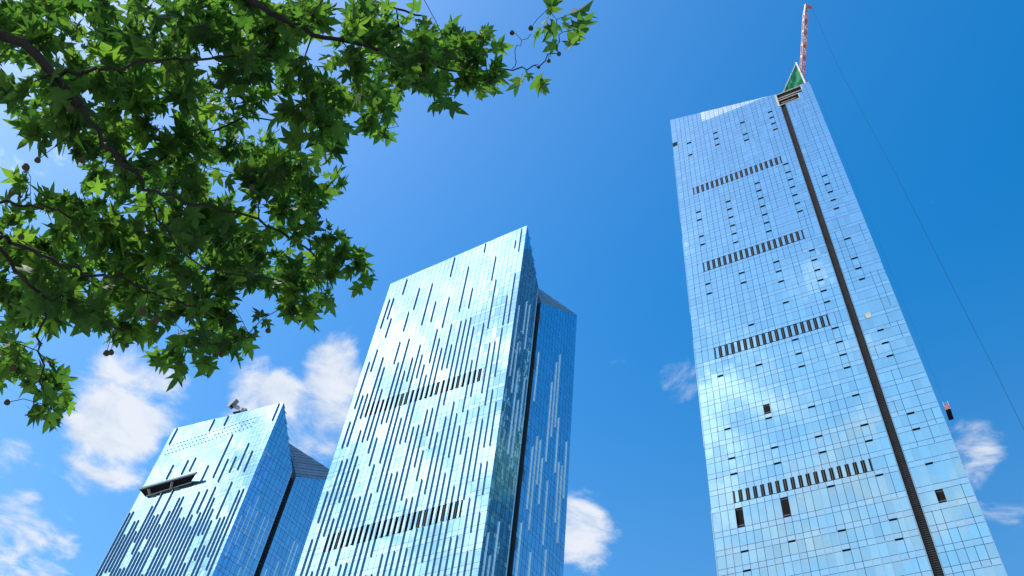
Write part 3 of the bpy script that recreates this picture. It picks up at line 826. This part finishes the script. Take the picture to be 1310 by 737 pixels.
for sec in range(4):
    mbm = MB()
    for k in range(NB * sec // 4, NB * (sec + 1) // 4):
        t0, t1 = k / NB, (k + 1) / NB
        for i, j in ((-1, -1), (1, -1), (1, 1), (-1, 1)):
            mbm.bar(chord(t0, i, j), chord(t1, i, j), .22)
        for (i, j), (i2, j2) in (((-1, -1), (1, -1)), ((1, -1), (1, 1)), ((1, 1), (-1, 1)), ((-1, 1), (-1, -1))):
            if k % 2: i, j, i2, j2 = i2, j2, i, j
            mbm.bar(chord(t0, i, j), chord(t1, i2, j2), .15); mbm.bar(chord(t0, i, j), chord(t0, i2, j2), .15)
    mbm.build('boom_section', (M_RED, M_PALE_RED, M_PALE_RED, M_PALE_RED)[sec], cr)
for t, mm in ((.30, M_PALE_RED), (.46, M_ORANGE), (.64, M_PALE_RED), (.80, M_RED)):
    c = base + bd * BL * t
    MB().quadbox(c - bx_ * .7 - by_ * .7, bx_ * 1.4, by_ * 1.4, bd * 1.0).build('boom_joint', mm, cr)
MB().bar(tip - bd * .5, tip + bd * 1.2, .8, .9).build('boom_head', M_PALE_RED, cr)
MB().bar(tip + bd * .6, tip + bd * .6 + bx_ * (2.2 if bx_[0] > 0 else -2.2), .9, .9).build('sheave_arm', M_RED, cr)
MB().bar(base - bd * 2 + np.array([0, 0, -14]), base + np.array([0, 0, -1]), 2.0).build('mast', M_RED, cr)
MB().bar(base - np.array([bd[0], bd[1], 0]) * 6 + np.array([0, 0, -1.5]), base + np.array([bd[0], bd[1], 0]) * 2 + np.array([0, 0, -1.5]), 3, 2).build('machine_deck', M_ORANGE, cr)
# hoist rope let down to the right
r_tip = math.hypot(tip[0], tip[1])
pts = [tip + bd * .6 + bx_ * (2.2 if bx_[0] > 0 else -2.2)]
for px, py in ((1072, 85), (1110, 156), (1145, 221), (1180, 290), (1235, 399), (1275, 478), (1312, 554)):
    r = ray(px, py); k = r_tip / math.hypot(r[0], r[1]); pts.append(np.array([0, 0, EYE]) + r * k)
dlt = (pts[-1] - pts[-3]) / (pts[-3][2] - pts[-1][2])
while pts[-1][2] > 25: pts.append(pts[-1] + dlt * 20)
pts.append(pts[-1] + dlt * (pts[-1][2] - .3))
MB().tube(pts, .03, 5).build('hoist_rope', M_ROPE, cr)

# facade cradle hanging on the right flank of the tall tower
gp = f3.hit(1212, 523, -1.5)
gd0 = empty('window_cradle', tuple(float(x) for x in gp + np.array([0, 0, -1.6])), 'red hanging work cradle beside the right edge of the tallest tower', 'cradle')
x_, y_ = f3.d, DS
o0 = gp - x_ * .45 - y_ * 1.5 + np.array([0, 0, -1.6])
MB().quadbox(o0, x_ * .9, y_ * 3.0, UPV * .12).build('platform', M_DARK, gd0)
MB().quadbox(o0 + UPV * .14, x_ * .06, y_ * 3.0, UPV * .9).build('side_panel', M_RED, gd0)
MB().quadbox(o0 + UPV * .14 + x_ * .84, x_ * .06, y_ * 3.0, UPV * .9).build('side_panel', M_RED, gd0)
MB().quadbox(o0 + UPV * .14 + x_ * .08, x_ * .74, y_ * .06, UPV * 1.1).build('end_panel', M_RED, gd0)
for yy in (.2, 2.5):
    MB().quadbox(o0 + y_ * yy + x_ * .25 + UPV * 1.2, x_ * .4, y_ * .35, UPV * 1.0).build('winch', M_GREY, gd0)
    MB().bar(o0 + y_ * (yy + .17) + x_ * .45 + UPV * 2.2, o0 + y_ * (yy + .17) + x_ * .45 + UPV * (269 - o0[2]), .008).build('suspension_rope', M_ROPE, gd0)
for i in (0, 1):
    for j in (0, 1):
        MB().quadbox(o0 + x_ * (.84 * i) + y_ * (2.94 * j) + UPV * .1, x_ * .06, y_ * .06, UPV * 2.1).build('post', M_WHITE, gd0)

# ------------------------------------------------------------------ the plane tree overhead
def P_(px, py, t): return np.array([0, 0, EYE]) + ray(px, py) * t
TRUNK = np.array([-6.6, 2.4, 0.0])
tree = empty('plane_tree', tuple(TRUNK), 'leafy plane tree with lobed leaves and dark branches reaching overhead', 'tree')
nodes = []                              # (point, radius)
def limb(pts, r0, r1, name='branch', material=None, sides=7, wob=.03):
    pts = [np.asarray(p, float) for p in pts]
    # Catmull-Rom
    out = []
    for i in range(len(pts) - 1):
        p0 = pts[max(i - 1, 0)]; p1 = pts[i]; p2 = pts[i + 1]; p3 = pts[min(i + 2, len(pts) - 1)]
        for k in range(5):
            t = k / 5
            out.append(.5 * ((2 * p1) + (-p0 + p2) * t + (2 * p0 - 5 * p1 + 4 * p2 - p3) * t * t + (-p0 + 3 * p1 - 3 * p2 + p3) * t ** 3))
    out.append(pts[-1])
    out = [p + rng.normal(0, wob * .5, 3) if 0 < i < len(out) - 1 else p for i, p in enumerate(out)]
    if name == 'branch': r0, r1 = r0 * .62, r1 * .80
    n = len(out); rad = [r0 + (r1 - r0) * (i / (n - 1)) ** .8 for i in range(n)]
    MB().tube(out, rad, sides).build(name, material or M_BARK, tree, True)
    for p, r in zip(out, rad): nodes.append((p, r))
    return out
fork = TRUNK + np.array([.35, .25, 4.3])
limb([TRUNK + np.array([0, 0, -.1]), TRUNK + np.array([.05, .0, 1.5]), TRUNK + np.array([.12, .1, 3.0]), fork], .27, .17, 'trunk', M_BARK, 12, .01)
L1 = [(0, 43, 6.7), (67, 94, 6.5), (102, 134, 6.4), (142, 193, 6.3), (189, 240, 6.3), (244, 258, 6.35), (342, 287, 6.6), (405, 330, 7.0)]
s1 = P_(-170, -10, 7.3)
limb([fork, (fork + s1) / 2 + np.array([-.2, .1, .5]), s1] + [P_(*p) for p in L1[:3]], .09, .028)
limb([P_(*p) for p in L1[2:]], .028, .009)
limb([P_(67, 94, 6.5), P_(110, 92, 6.45), P_(153, 85, 6.4), P_(268, 73, 6.5), P_(340, 62, 7.0)], .026, .008)
s4 = P_(-190, 260, 7.2)
limb([fork, (fork + s4) / 2 + np.array([0, 0, .25]), s4, P_(-60, 290, 6.5), P_(0, 301, 6.35)], .09, .026)
limb([P_(0, 301, 6.35), P_(24, 313, 6.35), P_(98, 345, 6.35), P_(173, 364, 6.4), P_(250, 392, 6.7)], .025, .008)
limb([P_(-20, 296, 6.4), P_(24, 349, 6.4), P_(59, 388, 6.4), P_(48, 440, 6.6), P_(60, 505, 6.8)], .024, .006)
limb([P_(-60, 240, 6.6), P_(0, 258, 6.5), P_(50, 266, 6.45), P_(100, 281, 6.5), P_(190, 300, 7.0)], .018, .007)
s6 = P_(150, -160, 7.6)
limb([fork + np.array([0, 0, .1]), (fork + s6) / 2 + np.array([-.2, -.3, .9]), s6, P_(260, -60, 7.0), P_(322, 0, 6.6), P_(385, 37, 6.5), P_(470, 62, 6.8), P_(560, 85, 7.4), P_(640, 104, 7.7)], .075, .006)
limb([P_(560, 85, 7.6), P_(655, 88, 7.6), P_(690, 80, 7.6), P_(716, 55, 7.6), P_(712, 25, 7.6)], .012, .004)
limb([P_(655, 88, 7.6), P_(664, 58, 7.55), P_(680, 44, 7.5)], .006, .003)
limb([P_(260, -60, 7.6), P_(380, -30, 8.0), P_(470, 0, 8.2), P_(540, 20, 8.3)], .035, .010)
limb([P_(142, 193, 6.3), P_(190, 215, 6.9), P_(245, 175, 7.7), P_(330, 150, 8.1), P_(420, 160, 8.3)], .020, .007)
limb([P_(189, 240, 6.3), P_(200, 275, 6.3), P_(240, 330, 6.4), P_(300, 350, 6.6), P_(380, 365, 7.0)], .014, .005)
limb([fork, fork + np.array([-.8, -.9, 1.6]), fork + np.array([-1.6, -1.9, 3.2])], .12, .04)
limb([fork, fork + np.array([-.2, 1.3, 1.8]), fork + np.array([-.6, 2.6, 3.4])], .12, .04)
limb([fork, fork + np.array([.1, -.2, 2.0]), fork + np.array([.5, -.3, 4.2])], .13, .04)

OUT = [(-20, -20), (495, -20), (492, 32), (515, 38), (540, 20), (556, 36), (580, 28), (640, 24), (640, 60), (660, 84), (656, 108), (618, 122), (584, 134), (545, 120), (515, 112), (508, 150),
       (516, 164), (470, 152), (458, 168), (448, 205), (424, 222), (416, 248), (412, 276), (440, 285), (466, 310), (472, 332), (484, 356), (470, 372), (440, 372), (410, 384), (405, 412),
       (380, 420), (338, 420), (310, 440), (292, 455), (262, 472), (238, 478), (208, 455), (172, 440), (130, 428), (118, 402), (88, 398), (72, 420), (66, 450), (70, 480), (95, 532),
       (60, 545), (20, 545), (12, 500), (-20, 480)]
def inside(x, y, poly):
    c = False; j = len(poly) - 1
    for i in range(len(poly)):
        xi, yi = poly[i]; xj, yj = poly[j]
        if (yi > y) != (yj > y) and x < (xj - xi) * (y - yi) / (yj - yi) + xi: c = not c
        j = i
    return c
THIN = [(40, 240, 62, .30), (70, 210, 40, .4), (85, 430, 40, .12), (100, 55, 35, .5), (190, 130, 25, .5), (175, 200, 28, .5), (15, 95, 40, .5), (330, 270, 30, .55), (45, 415, 30, .5), (10, 440, 40, .4), (270, 150, 22, .5)]
clusters = []
while len(clusters) < 570:
    x, y = random.uniform(-10, 660), random.uniform(-10, 545)
    if not inside(x, y, OUT): continue
    if any((x - a) ** 2 + (y - b) ** 2 < r * r and random.random() > w for a, b, r, w in THIN): continue
    clusters.append(P_(x, y, random.uniform(6.45, 8.9)))
for x, y in ((700, 12), (722, 22), (738, 38), (716, 52), (708, 36), (673, 98), (682, 102)):
    clusters.append(P_(x, y, 7.6))
far = []
while len(far) < 300:
    if random.random() < .6:
        x, y = random.uniform(-430, 600), random.uniform(-330, 560)
        if x > -12 and y > -12: continue
        p = P_(x, y, random.uniform(6.3, 9.2))
    else:
        v = rng.normal(0, 1, 3); v /= np.linalg.norm(v)
        p = fork + np.array([-1.0, 0, 3.4]) + v * np.array([3.2, 3.2, 2.6]) * random.uniform(.55, 1)
    q = proj(p)
    if q[2] > 0 and -12 < q[0] < 1320 and -12 < q[1] < 750: continue
    far.append(p)
# secondary branches: a first sparse set, then a twig to every leaf cluster
twigs = MB()
def nearest(p, rmin=0.0):
    arr = np.array([n_[0] for n_ in nodes]); rr = np.array([n_[1] for n_ in nodes])
    d = np.linalg.norm(arr - p, axis=1) + (rr < rmin) * 9
    k = int(np.argmin(d)); return nodes[k], d[k]
def twig(p, r_end=.0035, cap_r=.012):
    (q, rq), d = nearest(p)
    nseg = max(2, int(d / .16)); r0 = min(rq * .7, cap_r, .004 + .008 * d)
    mid = rng.normal(0, .10 * min(d, 1.2), 3)
    pts = []
    for i in range(nseg + 1):
        t = i / nseg; pts.append(q + (p - q) * t + mid * math.sin(math.pi * t) + (rng.normal(0, .012, 3) if 0 < i < nseg else 0))
    rad = [r0 + (r_end - r0) * i / nseg for i in range(nseg + 1)]
    twigs.tube(pts, rad, 4, False)
    for a, r in list(zip(pts, rad))[1:]: nodes.append((a, r))
    return pts
order = clusters + far
random.shuffle(order)
order = order[:90] + sorted(order[90:], key=lambda p: nearest(p)[1])
ends = [(twig(p), p) for p in order]
to = twigs.build('twigs', M_TWIG, tree, True); to['kind'] = 'stuff'

# leaves: five-lobed toothed blades, folded along the midrib
HALF = [(0.03, 0.0), (.14, -.08), (.30, -.06), (.40, .0), (.62, .10), (.46, .17), (.30, .28), (.44, .40), (.52, .55), (.66, .74), (.44, .64), (.30, .58), (.17, .50), (.22, .68), (.17, .84), (0.0, 1.15)]
def leaf_mesh(seed):
    r_ = random.Random(seed)
    fold = r_.uniform(.05, .75); curl = r_.uniform(-.55, .20); twist = r_.uniform(-.45, .45); sx = r_.uniform(.72, 1.15)
    right = [(x * sx * r_.uniform(.84, 1.12), y + r_.uniform(-.045, .045)) for x, y in HALF]
    left = [(-x * sx * r_.uniform(.84, 1.12), y + r_.uniform(-.045, .045)) for x, y in HALF[:-1]][::-1]
    ol = right + left
    mid = [(0, .22), (0, .48)]
    V = []
    def up3(x, y): return (x, y, fold * abs(x) ** 1.15 * (1 - .25 * y) + curl * y * y + twist * x * y + r_.uniform(-.012, .012))
    for x, y in ol: V.append(up3(x, y))
    n = len(ol)
    for x, y in mid: V.append(up3(x, y))
    Fc = []
    for i in range(n):
        j = (i + 1) % n
        ym = (ol[i][1] + ol[j][1]) / 2
        Fc.append((n if ym < .36 else n + 1, i, j))
    # stitch between the two midrib points
    for i in range(n):
        j = (i + 1) % n
        pass
    # add petiole sliver
    k = len(V); V += [(-.012, 0, 0), (.012, 0, 0), (.008, -.32, -.05), (-.008, -.32, -.05)]; Fc.append((k, k + 3, k + 2, k + 1))
    # bridging faces where the fan changes centre
    for i in range(n):
        j = (i + 1) % n; h = (j + 1) % n
        c1 = n if (ol[i][1] + ol[j][1]) / 2 < .36 else n + 1
        c2 = n if (ol[j][1] + ol[h][1]) / 2 < .36 else n + 1
        if c1 != c2: Fc.append((c1, j, c2))
    return V, Fc
VAR = [leaf_mesh(s) for s in range(12)]
LM = []
for V, Fc in VAR:
    me = bpy.data.meshes.new('leaf'); me.from_pydata(V, [], Fc); me.materials.append(M_LEAF); LM.append(me)
leaves = []
def leaf_at(p, outw, size):
    # tip direction: outward and a little down; blade mostly level
    d = outw * random.uniform(.5, 1.1) + rng.normal(0, .5, 3); d[2] -= random.uniform(.05, .75)
    d /= np.linalg.norm(d)
    nrm = np.array([0, 0, 1.0]) + rng.normal(0, .70, 3)
    nrm -= d * (nrm @ d); nrm /= np.linalg.norm(nrm)
    x = np.cross(d, nrm)
    off = p + d * size * .30
    leaves.append((off, x, d, nrm, size, random.randrange(12)))
for pts, p in ends:
    q = proj(p); vis = q[2] > 0 and -40 < q[0] < 800 and -40 < q[1] < 600
    n = random.choice((8, 9, 10, 11, 12)) if vis else random.choice((5, 6, 7))
    d = pts[-1] - pts[max(0, len(pts) - 3)]; d = d / max(np.linalg.norm(d), 1e-6)
    lone = q[0] > 668
    if lone: n = 3
    for k in range(n):
        t = 1 - random.random() ** 1.3 * .75
        a = pts[min(len(pts) - 1, int(t * (len(pts) - 1)))] + rng.normal(0, .03, 3)
        leaf_at(a, d, random.choice((.07, .10, .12, .15, .17, .19, .22, .24)) * (.66 if not lone else .95))
def in_view(l):
    q = proj(l[0]); return q[2] > 0 and -5 < q[0] < 1315 and -5 < q[1] < 742
idx = sorted(range(len(leaves)), key=lambda i: -(leaves[i][4] / np.linalg.norm(leaves[i][0] - np.array([0, 0, EYE]))) if in_view(leaves[i]) else 0)
pick = set(idx[:299])
CV = []; CF = []; CR = []
for i, (p, x, d, nr, sz_, v) in enumerate(leaves):
    if i in pick:
        o = bpy.data.objects.new('leaf', LM[v]); link(o, tree)
        M4 = Matrix(((x[0], d[0], nr[0], p[0]), (x[1], d[1], nr[1], p[1]), (x[2], d[2], nr[2], p[2]), (0, 0, 0, 1)))
        o.matrix_basis = M4 @ Matrix.Scale(sz_, 4)
    else:
        V, Fc = VAR[v]; k = len(CV); rr = random.random()
        A = np.array(V) * sz_
        W = p + A[:, :1] * x + A[:, 1:2] * d + A[:, 2:3] * nr
        CV += [tuple(w) for w in W]
        for f in Fc: CF.append(tuple(k + i_ for i_ in f)); CR.append(rr)
o = mesh_obj('crown', CV, CF, M_LEAF, tree, rndattr=CR); o['kind'] = 'stuff'

# seed balls hanging from the twigs
bm = bmesh.new(); bmesh.ops.create_icosphere(bm, subdivisions=2, radius=1.0)
for v in bm.verts: v.co *= random.uniform(.86, 1.12)
sm = bpy.data.meshes.new('seed_ball'); bm.to_mesh(sm); bm.free(); sm.materials.append(M_SEED)
for px, py, t, r in ((136, 452, 6.6, .022), (142, 451, 6.6, .021), (343, 423, 6.8, .022), (283, 454, 6.8, .02), (276, 456, 6.8, .019), (9, 515, 6.6, .02), (27, 303, 6.3, .021), (162, 442, 6.7, .018),
                     (199, 410, 6.3, .027), (182, 400, 6.2, .027), (16, 471, 6.6, .023), (655, 42, 7.6, .022), (679, 36, 7.6, .023), (702, 78, 7.6, .018), (689, 86, 7.6, .015), (715, 69, 7.6, .020),
                     (90, 140, 6.2, .024), (105, 205, 6.2, .022), (322, 240, 6.3, .022), (395, 150, 6.4, .022), (33, 214, 6.3, .024), (48, 205, 6.3, .02)):
    p = P_(px, py, t)
    o = bpy.data.objects.new('seed_ball', sm); link(o, tree)
    o.matrix_basis = Matrix.Translation(Vector(p)) @ Matrix.Scale(r, 4)
    (q, rq), d = nearest(p + np.array([0, 0, .08]))
    if d < .8:
        st = MB().tube([p, p + (q - p) * .35 + np.array([0, 0, .04]), q], .0025, 4).build('stem', M_TWIG, None)
        st.parent = tree; st.matrix_parent_inverse = Matrix.Translation(tree.location).inverted()
print('objects', len(bpy.data.objects), 'leaves', len(leaves), 'boom', best[2], best[3])
